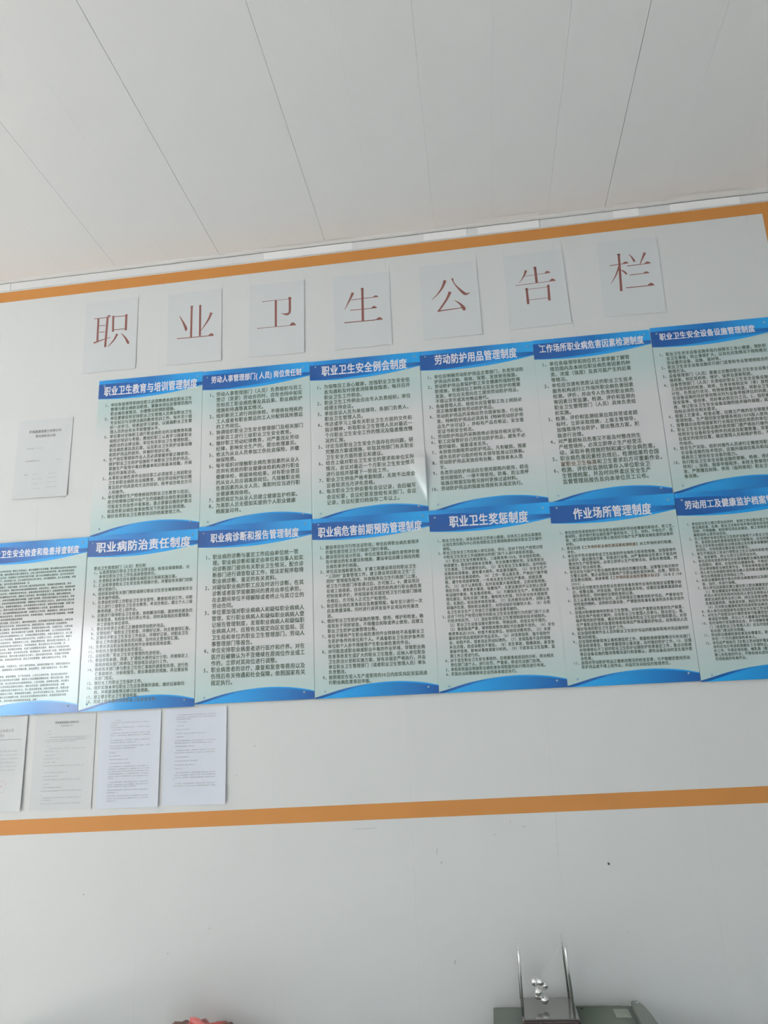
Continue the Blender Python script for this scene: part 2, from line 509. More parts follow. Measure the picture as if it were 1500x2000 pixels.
BODY['M'] = '''1、单位应与员工签订劳动合同时，如将工作过程中或工作内容
职业病危害、后果、职业卫生防护条件等内容如实告知和合同
写明，不得隐瞒，如用单位违反此规定，职工有权拒绝从事和
解除或终止原劳动合同。
2、员工有维护本单位职业卫生防护设备和个人职业卫生防护用品
务，发现职业病危害事故隐患及可疑情况，应及时报告对违反
职业卫生和职业病防治法律法规以及危害身体健康的行为提出
和控告，并有权提出整改意见和建议。
3、单位不得因员工依法行使职业卫生正当权利和职责而降低其工
资，或者解除、终止与其订立的劳动合同。
4、单位应到有资质的单位对从事接触职业病危害因素作业的员工
在岗期间、离岗、应急的职业健康检查。不得安排未经岗前健
员从事接触职业病危害作业，不得安排有职业禁忌的人员从事
5、用人单位应根据检测结果及病人员的职业健康体检结果对有害
单位应根据建议安排相应工作。
6、对职业健康检查中查出的职业病患者的以及疑似职业病者的诊
查、治疗，并进行保障。
7、用人单位应按规定建立健全职工职业健康监护档案，妥善保管
（1）职业健康监护档案应当包括劳动者的工作经历和职业
的用人单位的危险时间和用人单位名称和从事岗位及作业过程
害职业病危害作业的工种、岗位及其变动情况和工作场所检测
危害因素种类，强度或浓度，相应作业场所职业病危害因素的
（4）历次职业健康检查的结果和职业病诊疗等个人健康资料等
8、用人单位应按国家有关规定对女职工作业职业健康检查和保护
9、对在生产经营活动中遭受或者可能遭受急性职业病危害的人员
救或医学观察，并记入个人健康监护档案。
10、如在体检中发现群体反应，并与接触有毒有害因素有关时门
门（或者职业卫生管理人员）应及时组织检查，调查原因和有
有关部门提出防治措施。
11、劳动职业健康检查结果及处理意见，要如实记录存入健康档
并在一个月内通知体检者本人。
12、单位应严格执行《女职工劳动保护规定》等有关法律法规有
排的应充分考虑和照顾女工生理特点，不安排女工从事禁忌作
的工作，不得安排孕期、哺乳期（婴儿一周岁以内）妇女从事
婴儿有危害的作业，不得安排未成年工从事接触有职业病和其
伤残疾病的有毒作业。'''
CORPUS = ('为贯彻落实国家有关职业病防治的法律法规政策和标准加强对职业病防治工作的管理提高职业病防治水平切实保障员工在劳动过程中的健康与安全'
          '根据职业病防治法及有关规定结合本单位实际情况制定本制度各部门应按照职责定期开展职业卫生检查及时发现和消除事故隐患确保生产安全'
          '检查人员应认真填写检查记录对查出的问题要做到定人员定措施定期限完成整改对重大隐患应当立即上报并采取有效的防范措施')
def filler(n, seed=0):
    random.seed(seed); s = ''; i = random.randrange(len(CORPUS))
    while len(s) < n:
        k = random.randint(5, 13); s += ''.join(CORPUS[(i+j) % len(CORPUS)] for j in range(k)); i = (i+k) % len(CORPUS)
        s += random.choice('，，、。')
    return s[:n]
g_len = [45,45,44,45,22,43,45,45,44,45,45,45,40,45,45,20,45,43,45,45,45,45,44,42,45,45,45,43,0,45,44,0,44,45,45,43,45,45,44,30]
BODY['G'] = '\n'.join(filler(n, 100+i) if n else '' for i, n in enumerate(g_len))
STROKES = {
'职':((0.0324,0.7846,0.0069),[[(-0.0691,0.0767,0.0028),(-0.006,0.0773,0.0028)],[(-0.0178,0.0809,0.0014),(-0.0098,0.0836,0.0055),(-0.0026,0.0777,0.0014)],[(-0.0519,0.0762,0.0076),(-0.0513,-0.0252,0.0076)],[(-0.015,0.0791,0.0083),(-0.0189,-0.0482,0.0082)],[(-0.0468,0.045,0.0028),(-0.0229,0.0444,0.0028)],[(-0.0461,0.0174,0.0028),(-0.0235,0.0169,0.0028)],[(-0.0656,-0.0258,0.0069),(-0.0455,-0.0201,0.0048),(0.0002,-0.0088,0.0021)],[(0.0075,0.0808,0.0076),(0.0093,0.0132,0.0076)],[(0.0077,0.0764,0.0028),(0.0603,0.0754,0.0028)],[(0.06,0.0812,0.009),(0.0602,0.0131,0.0082)],[(0.0103,0.021,0.0028),(0.0612,0.0202,0.0027)],[(0.0268,0.0018,0.0089),(0.0125,-0.0253,0.0055),(-0.0088,-0.0472,0.0021)],[(0.043,0.0021,0.0021),(0.0594,-0.0177,0.0061),(0.0711,-0.039,0.0095),(0.0728,-0.0456,0.0034)]]),
'业':((0.3629,0.7835,0.0075),[[(-0.012,0.0865,0.0094),(-0.0125,0.0779,0.0074),(-0.013,-0.0416,0.008)],[(0.0214,0.0861,0.0094),(0.0209,0.0775,0.0074),(0.0214,-0.0406,0.008)],[(-0.0594,0.0524,0.002),(-0.0455,0.0256,0.0061),(-0.0336,-0.0022,0.0101),(-0.0347,-0.0128,0.0047)],[(0.0651,0.052,0.01),(0.0522,0.0213,0.0067),(0.025,-0.0183,0.002)],[(-0.0673,-0.0417,0.0033),(0.0728,-0.0443,0.0033)],[(0.0543,-0.0422,0.0013),(0.0661,-0.0393,0.0093),(0.0754,-0.0446,0.0013)]]),
'卫':((0.6780,0.7838,-0.0128),[[(-0.0525,0.0743,0.0037),(-0.0459,0.0757,0.0021),(0.0558,0.0763,0.0018)],[(0.0433,0.0778,0.001),(0.0493,0.0806,0.0089),(0.0569,0.077,0.001)],[(-0.0036,0.0751,0.0084),(-0.0026,-0.0341,0.0083)],[(0.0498,0.0783,0.0084),(0.05,0.0285,0.0083),(0.047,0.0175,0.0083),(0.0379,0.0135,0.0088),(0.025,0.0171,0.0031),(0.0167,0.0196,0.0008)],[(-0.0679,-0.0348,0.0037),(-0.0601,-0.0339,0.0021),(0.0729,-0.0343,0.0021)],[(0.0498,-0.0338,0.001),(0.0613,-0.0282,0.0109),(0.0737,-0.0344,0.001)]]),
'生':((0.9989,0.7820,-0.0014),[[(-0.0322,0.0763,0.0102),(-0.0415,0.0547,0.0072),(-0.0646,0.0099,0.0015)],[(-0.0396,0.0471,0.0026),(0.06,0.0488,0.0025)],[(0.0418,0.0492,0.001),(0.052,0.0515,0.0081),(0.062,0.0481,0.001)],[(-0.0444,0.0043,0.0031),(0.0533,0.0041,0.0025)],[(0.0341,0.0045,0.001),(0.0443,0.0079,0.0091),(0.0548,0.0039,0.001)],[(0.0029,0.0877,0.0113),(0.0031,0.0791,0.0087),(0.0012,-0.0443,0.0091)],[(-0.0676,-0.0441,0.0036),(0.0725,-0.0448,0.003)],[(0.0505,-0.0441,0.001),(0.0622,-0.0404,0.0101),(0.0745,-0.0451,0.001)]]),
'公':((1.3211,0.7881,0.0095),[[(-0.0122,0.0816,0.011),(-0.0241,0.0538,0.008),(-0.0433,0.0281,0.004),(-0.0651,0.0079,0.0015)],[(0.0141,0.0867,0.007),(0.0187,0.0675,0.0035),(0.0346,0.0419,0.0064),(0.0527,0.02,0.0108),(0.0623,0.0161,0.0069),(0.0734,0.0197,0.0015)],[(0.0027,0.0325,0.0109),(-0.0129,0.002,0.0079),(-0.043,-0.0387,0.0059)],[(-0.0481,-0.0403,0.0079),(-0.0332,-0.0399,0.0044),(0.0434,-0.0371,0.0029)],[(0.0163,-0.0044,0.0015),(0.0348,-0.0206,0.0069),(0.0466,-0.0402,0.0127),(0.0455,-0.0484,0.0069)]]),
'告':((1.6323,0.7961,0.0123),[[(-0.0305,0.0801,0.0088),(-0.0377,0.0629,0.0061),(-0.0481,0.0466,0.0031),(-0.0598,0.0326,0.0009)],[(-0.0383,0.0571,0.0017),(0.0517,0.0596,0.0017)],[(0.0336,0.0598,0.0007),(0.0436,0.0635,0.0083),(0.0539,0.0596,0.0007)],[(0.002,0.0884,0.0114),(0.0023,0.0823,0.0087),(0.0023,0.0255,0.0091)],[(-0.0674,0.0228,0.0031),(-0.0603,0.0233,0.002),(0.0676,0.0252,0.0019)],[(0.0474,0.0256,0.0006),(0.0579,0.03,0.0091),(0.0699,0.0249,0.0006)],[(-0.0362,0.0055,0.01),(-0.0358,-0.0005,0.0078),(-0.0361,-0.0558,0.0086)],[(-0.035,0.0023,0.0017),(0.0424,0.0036,0.0017)],[(0.0411,0.008,0.0112),(0.0411,0.0013,0.0082),(0.0391,-0.0512,0.009)],[(-0.0338,-0.0398,0.0017),(0.0399,-0.04,0.0017)]]),
'栏':((1.9622,0.8073,-0.0190),[[(-0.0677,0.051,0.003),(-0.005,0.055,0.0024)],[(-0.0228,0.0548,0.0012),(-0.013,0.0579,0.0077),(-0.0026,0.0555,0.0012)],[(-0.0335,0.0906,0.0107),(-0.0331,0.0822,0.0077),(-0.0383,-0.054,0.0088)],[(-0.0353,0.0478,0.0059),(-0.0509,0.0101,0.0041),(-0.0705,-0.0216,0.0012)],[(-0.0312,0.0294,0.0024),(-0.0218,0.0229,0.0059),(-0.013,0.0111,0.0065)],[(0.0033,0.0896,0.0018),(0.0124,0.0747,0.0053),(0.019,0.0581,0.0076)],[(0.0579,0.0908,0.0094),(0.0481,0.071,0.0059),(0.0353,0.0447,0.0018)],[(-0.0079,0.0436,0.0029),(0.0708,0.0466,0.0023)],[(0.0513,0.0458,0.0012),(0.0618,0.0503,0.0076),(0.0732,0.0464,0.0012)],[(-0.0028,0.0066,0.0029),(0.0621,0.009,0.0023)],[(0.0444,0.0088,0.0012),(0.0536,0.0119,0.007),(0.0644,0.0088,0.0012)],[(-0.0208,-0.0428,0.0035),(0.0741,-0.0412,0.0029)],[(0.0538,-0.0405,0.0012),(0.0653,-0.0362,0.0093),(0.0764,-0.0414,0.0012)]]),}
# ------------------------------------------------------------------ materials
M_wall = mat('painted_wall_panel', (0.695, 0.71, 0.705, 1), 0.5, noise=0.012, nscale=1.3, bump=0.03, bscale=220)
M_ceil = mat('ceiling_panel_white', (0.92, 0.917, 0.912, 1), 0.42, noise=0.008, nscale=0.8)
M_dark = mat('shadow_gap', (0.30, 0.30, 0.29, 1), 0.9)
M_plain = mat('plain_wall', (0.72, 0.72, 0.70, 1), 0.7)
M_floor = mat('floor_tile', (0.56, 0.53, 0.485, 1), 0.5, noise=0.08, nscale=3)
M_trim = mat('trim_white', (0.80, 0.80, 0.80, 1), 0.35)
M_tape = mat('orange_tape', (0.56, 0.235, 0.052, 1), 0.55, noise=0.03, nscale=6)
M_patch = mat('tape_patch', (0.95, 0.945, 0.94, 1), 0.4)
M_paper = mat('office_paper', (0.655, 0.68, 0.692, 1), 0.75)
M_paper2 = mat('office_paper_bluish', (0.70, 0.735, 0.815, 1), 0.75)
M_red = mat('printed_red_ink', (0.27, 0.105, 0.09, 1), 0.7)
M_ink = mat('grey_print', (0.30, 0.31, 0.31, 1), 0.8)
M_ink2 = mat('faint_print', (0.42, 0.44, 0.45, 1), 0.8)
M_seal = mat('seal_red', (0.64, 0.48, 0.50, 1), 0.8)
ROUGH, LAM = 0.45, dict(coat=1.0, spec=0.08)
cy = (0.50, 0.63, 0.62, 1); wh = (0.69, 0.695, 0.70, 1)
M_board = ramp_mat('poster_print', 2, [(-0.60, (0.44, 0.61, 0.61, 1)), (-0.55, cy), (-0.40, wh), (-0.24, wh), (-0.12, cy), (0.0, cy)], ROUGH, **LAM)
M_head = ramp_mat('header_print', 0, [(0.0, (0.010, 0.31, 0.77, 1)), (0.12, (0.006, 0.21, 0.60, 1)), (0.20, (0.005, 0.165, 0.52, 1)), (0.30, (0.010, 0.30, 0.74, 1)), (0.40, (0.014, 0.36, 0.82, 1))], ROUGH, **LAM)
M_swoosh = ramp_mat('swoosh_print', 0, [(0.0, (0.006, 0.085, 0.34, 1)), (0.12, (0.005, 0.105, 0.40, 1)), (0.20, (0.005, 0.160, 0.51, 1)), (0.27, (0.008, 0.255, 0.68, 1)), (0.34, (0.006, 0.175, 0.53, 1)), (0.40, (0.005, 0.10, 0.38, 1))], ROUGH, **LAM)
M_ribbon = mat('ribbon_print', (0.010, 0.33, 0.80, 1), ROUGH, **LAM)
M_foot = ramp_mat('footer_print', 0, [(0.0, (0.012, 0.38, 0.84, 1)), (0.14, (0.010, 0.31, 0.74, 1)), (0.30, (0.006, 0.18, 0.52, 1)), (0.40, (0.006, 0.10, 0.38, 1))], ROUGH, **LAM)
M_footd = ramp_mat('footer_edge_print', 0, [(0.0, (0.006, 0.075, 0.30, 1)), (0.10, (0.008, 0.13, 0.46, 1)), (0.20, (0.010, 0.32, 0.76, 1)), (0.40, (0.010, 0.33, 0.77, 1))], ROUGH, **LAM)
M_title = mat('title_white', (0.78, 0.80, 0.86, 1), ROUGH, **LAM)
M_text = mat('body_text_print', (0.085, 0.118, 0.088, 1), ROUGH, **LAM)
M_textr = mat('reddish_text_print', (0.17, 0.105, 0.05, 1), 0.4)
M_fine = mat('fine_pattern_print', (0.05, 0.36, 0.78, 1), ROUGH, **LAM)
M_cap = mat('clear_plastic_cap', (0.27, 0.42, 0.57, 1), 0.2)
M_steel = mat('chrome', (0.92, 0.93, 0.93, 1), 0.2, metal=1.0)
M_line = mat('nylon_line', (0.7, 0.72, 0.72, 1), 0.4)
M_wood = mat('dark_brown_lacquer', (0.045, 0.022, 0.018, 1), 0.25, noise=0.25, nscale=20, coat=0.6)
M_mirror = mat('smoky_top_plate', (0.135, 0.13, 0.118, 1), 0.18, coat=0.8)
M_green = mat('green_grey_metal', (0.135, 0.165, 0.135, 1), 0.38, noise=0.08, nscale=9)
M_green2 = mat('green_grey_end', (0.20, 0.225, 0.195, 1), 0.4)
M_stick = mat('sticker_paper', (0.36, 0.40, 0.34, 1), 0.6)
M_redbag = mat('red_plastic', (0.46, 0.075, 0.065, 1), 0.32, noise=0.25, nscale=14)
M_pink = mat('pink_plastic', (0.72, 0.19, 0.18, 1), 0.4)
M_brown = mat('brown_edge', (0.16, 0.075, 0.055, 1), 0.6)
M_desk = mat('desk_white', (0.72, 0.72, 0.71, 1), 0.4)
M_leg = mat('desk_leg_grey', (0.30, 0.31, 0.32, 1), 0.4, metal=0.6)
M_frame = mat('window_frame_white', (0.75, 0.76, 0.77, 1), 0.3)
def glass():
    m = bpy.data.materials.new('window_glass'); m.use_nodes = True; nt = m.node_tree
    b = nt.nodes['Principled BSDF']; out = nt.nodes['Material Output']
    t = nt.nodes.new('ShaderNodeBsdfTransparent'); g = nt.nodes.new('ShaderNodeBsdfGlossy'); g.inputs['Roughness'].default_value = 0.02
    mx = nt.nodes.new('ShaderNodeMixShader'); mx.inputs['Fac'].default_value = 0.06
    nt.links.new(t.outputs[0], mx.inputs[1]); nt.links.new(g.outputs[0], mx.inputs[2]); nt.links.new(mx.outputs[0], out.inputs['Surface'])
    nt.nodes.remove(b); return m
M_glass = glass()

# ------------------------------------------------------------------ room shell
XL, XR, YB = ROOM
SL = 0.0103                                            # the ceiling rises slightly to the right
ceil_z = lambda x: 1.0625 + SL*x
H = 1.30
def shell_wall(name, a, b, openings=None, axis=0):
    """box wall from a to b with an optional rectangular opening (u0,u1,z0,z1) along the other axis"""
    bm = bmesh.new()
    if not openings: add_box(bm, a, b)
    else:
        u0, u1, z0, z1 = openings; o = 1-axis
        def seg(ua, ub, za, zb):
            p = list(a); q = list(b); p[o] = ua; q[o] = ub; p[2] = za; q[2] = zb; add_box(bm, p, q)
        seg(a[o], u0, a[2], b[2]); seg(u1, b[o], a[2], b[2]); seg(u0, u1, a[2], z0); seg(u0, u1, z1, b[2])
    return struct(bm_obj(name, bm, M_plain))
struct(box('floor', (XL, YB, FLOOR-0.1), (XR, 0.0, FLOOR), M_floor))
shell_wall('wall_left', (XL-0.12, YB, FLOOR), (XL, 0, H), (-4.4, -1.4, -1.25, 0.85), axis=0)
shell_wall('wall_right', (XR, YB, FLOOR), (XR+0.12, 0, H))
bm = bmesh.new()
for (ua, ub, za, zb) in ((XL, -4.2, FLOOR, H), (-4.2, -2.5, FLOOR, -0.45), (-4.2, -2.5, 0.60, H), (-2.5, 1.1, FLOOR, H), (1.1, 2.7, -0.5, H), (2.7, XR, FLOOR, H)):
    add_box(bm, (ua, YB-0.12, za), (ub, YB, zb))
struct(bm_obj('wall_back', bm, M_plain))

def window(name, c, half, z0, z1, axis):
    """frame, mullion and two panes in an opening; axis = wall normal axis"""
    fr = bmesh.new(); o = 1-axis; t = 0.03
    def b3(bm, ua, ub, za, zb, th):
        p = [0, 0, za]; q = [0, 0, zb]; p[o] = ua; q[o] = ub; p[axis] = c[axis]-th; q[axis] = c[axis]+th
        add_box(bm, p, q)
    u0, u1 = c[o]-half, c[o]+half
    b3(fr, u0, u1, z0, z0+.05, t); b3(fr, u0, u1, z1-.05, z1, t); b3(fr, u0, u0+.05, z0+.05, z1-.05, t); b3(fr, u1-.05, u1, z0+.05, z1-.05, t)
    b3(fr, c[o]-.03, c[o]+.03, z0+.05, z1-.05, t)
    f = struct(bm_obj(name, fr, M_frame))
    for s in (0, 1):
        g = bmesh.new(); a, b = (u0+.05, c[o]-.03) if s == 0 else (c[o]+.03, u1-.05)
        b3(g, a, b, z0+.05, z1-.05, 0.003); bm_obj('window_pane', g, M_glass, f)
window('window_1', (-3.35, YB-0.06), 0.85, -0.45, 0.60, 1)
window('window_2', (XL-0.06, -2.9), 1.5, -1.25, 0.85, 0)

dr = struct(empty('fill_door_1', (1.9, YB-0.06, FLOOR)))  # unseen glass door, added to throw light on the poster wall from behind
for s in (-1, 1):
    bm = bmesh.new(); x0, x1 = (-0.8, -0.002) if s < 0 else (0.002, 0.8); h = -0.5-FLOOR
    for (a, b_, c, d) in ((x0, x0+.07, 0.005, h), (x1-.07, x1, 0.005, h), (x0+.07, x1-.07, 0.005, .12), (x0+.07, x1-.07, h-.08, h)):
        add_box(bm, (a, -.03, c), (b_, .03, d))
    lf = bm_obj('fill_door_leaf', bm, M_frame, dr)
    bm = bmesh.new(); add_box(bm, (x0+.07, -.003, .12), (x1-.07, .003, h-.08)); bm_obj('fill_door_pane', bm, M_glass, lf)
    bm = bmesh.new(); hx = -0.035*(-s) ; hx = -0.037 if s < 0 else 0.037
    add_tube(bm, [(hx, .03, .95), (hx, .07, .97), (hx, .07, 1.18), (hx, .03, 1.20)], .009, 10); bm_obj('fill_door_handle', bm, M_steel, lf)

# poster wall: sandwich panels with hairline seams over a solid back
wf = struct(box('wall_front', (XL, 0.004, FLOOR), (XR, 0.14, H), M_dark))
edges = [0.66+0.432*k for k in range(-12, 9)]
edges = [XL+0.002] + [e for e in edges if XL+0.1 < e < XR-0.1] + [XR-0.002]
for a, b in zip(edges, edges[1:]):
    g = 0.00010
    o = box('wall_panel', (a+g, 0.0, FLOOR+0.002), (b-g, 0.0038, ceil_z(a)-0.001), M_wall, wf)

# ceiling: narrow planks running away from the poster wall, wide joints where two sheets meet
cl = struct(bm_obj('ceiling', (lambda bm: (add_box(bm, (XL, YB, 1.12), (XR, 0.0, 1.26)), bm)[1])(bmesh.new()), M_dark))
k0 = int((XL-0.05)/0.2055)-1; cut = [0.05+0.2055*k for k in range(k0, 40)]
cut = [XL+0.002] + [c for c in cut if XL+0.05 < c < XR-0.05] + [XR-0.002]
random.seed(4)
for a, b in zip(cut, cut[1:]):
    def gap(x):
        k = round((x-0.05)/0.2055)
        return {0: .0005, 2: .0007, 4: .0004, 9: .0007}.get(k, 0.00012 if k % 2 else 0.0002)
    bm = bmesh.new(); xa, xb = a+gap(a), b-gap(b); dz = random.uniform(-.0004, .0004)
    vs = [(x, y, ceil_z(x)+dz+t) for t in (0, 0.012) for (x, y) in ((xa, YB+.002), (xb, YB+.002), (xb, -.001), (xa, -.001))]
    me = pymesh('ceiling_panel', vs, [(3, 2, 1, 0), (4, 5, 6, 7), (0, 1, 5, 4), (1, 2, 6, 5), (2, 3, 7, 6), (3, 0, 4, 7)])
    link('ceiling_panel', me, M_ceil, cl)

# angle trim in the corner, in lengths that butt together
bm = bmesh.new()
def slab(bm, x0, x1, y0, y1, d0, d1):
    """box hanging from the sloping ceiling: d0..d1 metres below it"""
    vs = [bm.verts.new((x, y, ceil_z(x)-d)) for d in (d0, d1) for (x, y) in ((x0, y0), (x1, y0), (x1, y1), (x0, y1))]
    for f in ((0, 1, 2, 3), (7, 6, 5, 4), (0, 4, 5, 1), (1, 5, 6, 2), (2, 6, 7, 3), (3, 7, 4, 0)): bm.faces.new([vs[i] for i in f])
tr = struct(empty('trim_1', (0, 0, 0)))
for a, b in ((XL+.01, -1.2), (-1.1985, -0.394), (-0.392, 1.667), (1.669, XR-.01)):
    bm = bmesh.new(); slab(bm, a, b, -0.0030, -0.0004, 0.0035, 0.034); slab(bm, a, b, -0.0045, -0.0030, 0.0035, 0.0060)
    bm_obj('wall_leg', bm, M_trim, tr)
    bm = bmesh.new(); slab(bm, a, b, -0.024, -0.0052, -0.0004, 0.0012); bm_obj('ceiling_leg', bm, M_ceil, tr)
for a, b, w in ((0.63, 0.97, .030), (1.24, 1.40, .026), (1.44, 1.663, .050), (1.93, 2.02, .040), (2.13, 2.372, .045)):
    bm = bmesh.new(); n = 14; random.seed(int(a*100)); vs = []
    for i in range(n+1):
        x = a+(b-a)*i/n; vs.append(((x, -0.0060-random.random()*.0004, ceil_z(x)-0.0012)))
    lo = [(x, -0.0034, ceil_z(x)-0.033-random.uniform(-.002, .001)) for x, _, _ in vs]
    md = [(x, -0.0062, ceil_z(x)-0.0045) for x, _, _ in vs]
    cf = [(x, -w+random.uniform(-.003, .003), ceil_z(x)-0.0018) for x, _, _ in vs]
    allv = cf+vs+md+lo; fs = []
    for r in range(3):
        if r == 1: continue
        for i in range(n): fs.append((r*(n+1)+i, r*(n+1)+i+1, (r+1)*(n+1)+i+1, (r+1)*(n+1)+i))
    link('tape_patch', pymesh('tape_patch', allv, fs), M_patch, tr)

# ------------------------------------------------------------------ orange tape border
def strip(name, a0, a1, b1, b0, parent, y0=-0.0003, th=0.0005):
    vs = [(x, y, z) for y in (y0-th, y0) for (x, z) in (a0, a1, b1, b0)]
    return link(name, pymesh(name, vs, [(3, 2, 1, 0), (4, 5, 6, 7), (0, 1, 5, 4), (1, 2, 6, 5), (2, 3, 7, 6), (3, 0, 4, 7)]), M_tape, parent)
bd = empty('tape_border', (1.0, 0, 0), 'orange tape border framing the posters and papers on the wall', 'border')
def tp(x): return 1.0232+0.01115*(x)
off = lambda p: (p[0]-1.0, p[1])
s = strip('tape_strip', off((-0.52, .9738)), off((2.492, 1.0055)), off((2.492, 1.0510)), off((-0.52, 1.0175)), bd)
s = strip('tape_strip', off((-0.52, -0.9835)), off((2.492, -0.9505)), off((2.492, -0.9040)), off((-0.52, -0.9375)), bd)
s = strip('tape_strip', off((2.4405, -0.94)), off((2.494, -0.94)), off((2.494, 1.046)), off((2.4405, 1.046)), bd, -0.0009)
s = strip('tape_strip', off((-0.515, -0.97)), off((-0.468, -0.97)), off((-0.468, 1.01)), off((-0.515, 1.01)), bd, -0.0009)

# ------------------------------------------------------------------ posters
for k in TITLE: [glyph(c, 0.028) for c in TITLE[k]]
for k in BODY: [glyph(c, 0.012) for c in BODY[k].replace('\n', '').replace('#', '') if c != ' ']
for c in CORPUS+'，、。': glyph(c, 0.012); glyph(c, 0.0)
SMALL_TITLES = ['怀来建源混凝土有限公司', '职业病防治小组', '负责人姓名', '成员：组长电话', '职业健康管理人员：', '（兼职）']
for t in SMALL_TITLES:
    for c in t: glyph(c, 0.028); glyph(c, 0.0)
bake_glyphs()

W, HT = 0.3992, 0.600
TITLE_BOLD, BODY_BOLD = 0.030, 0.021
def smooth(t): t = max(0.0, min(1.0, t)); return t*t*(3-2*t)
def disp_c(u, v):       # lower right part of this board lifts off the wall
    s = u-(0.341+0.42*(v-0.44)); c = 0.010
    r = 0.0 if s < 0 else (s*s/(2*c) if s < c else s-c/2)
    return -0.022*math.tanh(0.36*r/0.022)*smooth((v-0.365)/0.065)
def disp_g(u, v):       # a shallow wave in the sheet
    return -0.0016*math.sin(math.pi*v/0.6)**2*math.sin(math.pi*u/0.4)
DISP = {'C': disp_c, 'G': disp_g}
HEAD_BOTTOM = [(0, .0735), (.1, .0765), (.27, .080), (.5, .079), (.72, .0715), (.88, .0625), (1, .0545)]
SW_TOP = [(0, .0150), (.25, .0165), (.42, .021), (.6, .029), (.8, .0365), (1, .0405)]
SW_BOT = [(0, .0725), (.1, .0745), (.27, .0745), (.5, .0690), (.72, .0620), (.88, .0565), (1, .0520)]
RB_TOP = [(0, .0728), (.1, .0748), (.27, .0750), (.5, .0695), (.72, .0620), (.88, .0575), (1, .0535)]
FT_TOP = [(0, .0045), (.08, .0125), (.21, .0260), (.33, .0350), (.44, .0405), (.56, .0440), (.67, .0445), (.8, .0410), (.9, .0355), (1, .0265)]
FD_TOP = [(0, .0005), (.06, .0025), (.21, .0185), (.33, .0300), (.44, .0370), (.56, .0400), (.67, .0400), (.8, .0365), (.9, .0310), (1, .0235)]
def curve(tab, t):
    n = len(tab)
    for i in range(n-1):
        if t <= tab[i+1][0] or i == n-2:
            a, b = tab[i], tab[i+1]; s = (t-a[0])/(b[0]-a[0])
            m = lambda j: ((tab[min(j+1, n-1)][1]-tab[max(j-1, 0)][1])/(tab[min(j+1, n-1)][0]-tab[max(j-1, 0)][0]))
            h = b[0]-a[0]; s2, s3 = s*s, s*s*s
            return (2*s3-3*s2+1)*a[1]+(s3-2*s2+s)*h*m(i)+(-2*s3+3*s2)*b[1]+(s3-s2)*h*m(i+1)
def band(name, top, bot, m, parent, y, disp, n=48, rows=6):
    """flat printed area between two curves given as v(u) measured down from the top edge"""
    vs = []; fs = []
    for i in range(n+1):
        u = i/n
        for j in range(rows+1):
            v = top(u)+(bot(u)-top(u))*j/rows
            vs.append((u*W, y+(disp(u*W, v) if disp else 0), -v))
    for i in range(n):
        for j in range(rows):
            a = i*(rows+1)+j; fs.append((a, a+1, a+rows+2, a+rows+1))
    return link(name, pymesh(name, vs, fs), m, parent)
def make_board(disp):
    nx, nz = (100, 150) if disp else (1, 1)
    fv = []; ff = []
    for i in range(nx+1):
        for j in range(nz+1):
            u, v = W*i/nx, HT*j/nz; fv.append((u, (disp(u, v) if disp else 0), -v))
    for i in range(nx):
        for j in range(nz):
            a = i*(nz+1)+j; ff.append((a, a+1, a+nz+2, a+nz+1))
    n = len(fv); bv = [(x, y+0.0018, z) for x, y, z in fv]; bf = [tuple(n+q for q in f[::-1]) for f in ff]
    rim = [i*(nz+1) for i in range(nx+1)]+[nx*(nz+1)+j for j in range(1, nz+1)]+[i*(nz+1)+nz for i in range(nx-1, -1, -1)]+[j for j in range(nz-1, 0, -1)]
    sf = [(rim[i], rim[(i+1) % len(rim)], n+rim[(i+1) % len(rim)], n+rim[i]) for i in range(len(rim))]
    return pymesh('board', fv+bv, ff+bf+sf)
def cap_mesh():
    bm = bmesh.new()
    for k, (r, y) in enumerate(()): pass
    rings = [(0.0034, 0.0), (0.0034, -0.0006), (0.0026, -0.0016), (0.0012, -0.0020)]
    vv = [[bm.verts.new((r*math.cos(a*math.pi/6), y, r*math.sin(a*math.pi/6))) for a in range(12)] for r, y in rings]
    for a, b in zip(vv, vv[1:]):
        for i in range(12): bm.faces.new((a[i], a[(i+1) % 12], b[(i+1) % 12], b[i]))
    bm.faces.new(vv[-1]); bmesh.ops.recalc_face_normals(bm, faces=bm.faces)
    me = bpy.data.meshes.new('screw_cap'); bm.to_mesh(me); bm.free(); me.materials.append(M_cap); return me
CAP = cap_mesh()
ORD = dict(A='blue and white poster headed 职业卫生教育与培训管理制度, leftmost of the upper row',
  B='blue and white poster headed 劳动人事管理部门(人员)岗位责任制, second in the upper row',
  C='blue and white poster headed 职业卫生安全例会制度, upper row, with a bright glare patch at its lower right',
  D='blue and white poster headed 劳动防护用品管理制度, fourth in the upper row',
  E='blue and white poster headed 工作场所职业病危害因素检测制度, fifth in the upper row',
  F='blue and white poster headed 职业卫生安全设备设施管理制度, at the right end of the upper row',
  G='blue and white poster of tiny dense text headed 安全检查和隐患排查制度, cut off at left edge',
  H='blue and white poster headed 职业病防治责任制度, eighteen short items, below the leftmost upper poster',
  I='blue and white poster headed 职业病诊断和报告管理制度, five large print items, lower row',
  J='blue and white poster headed 职业病危害前期预防管理制度, in the middle of the lower row',
  K='blue and white poster headed 职业卫生奖惩制度, lower row, small dense text',
  L='blue and white poster headed 作业场所管理制度, second from right in the lower row',
  M='blue and white poster headed 劳动用工及健康监护档案, cut off at right end of the lower row')
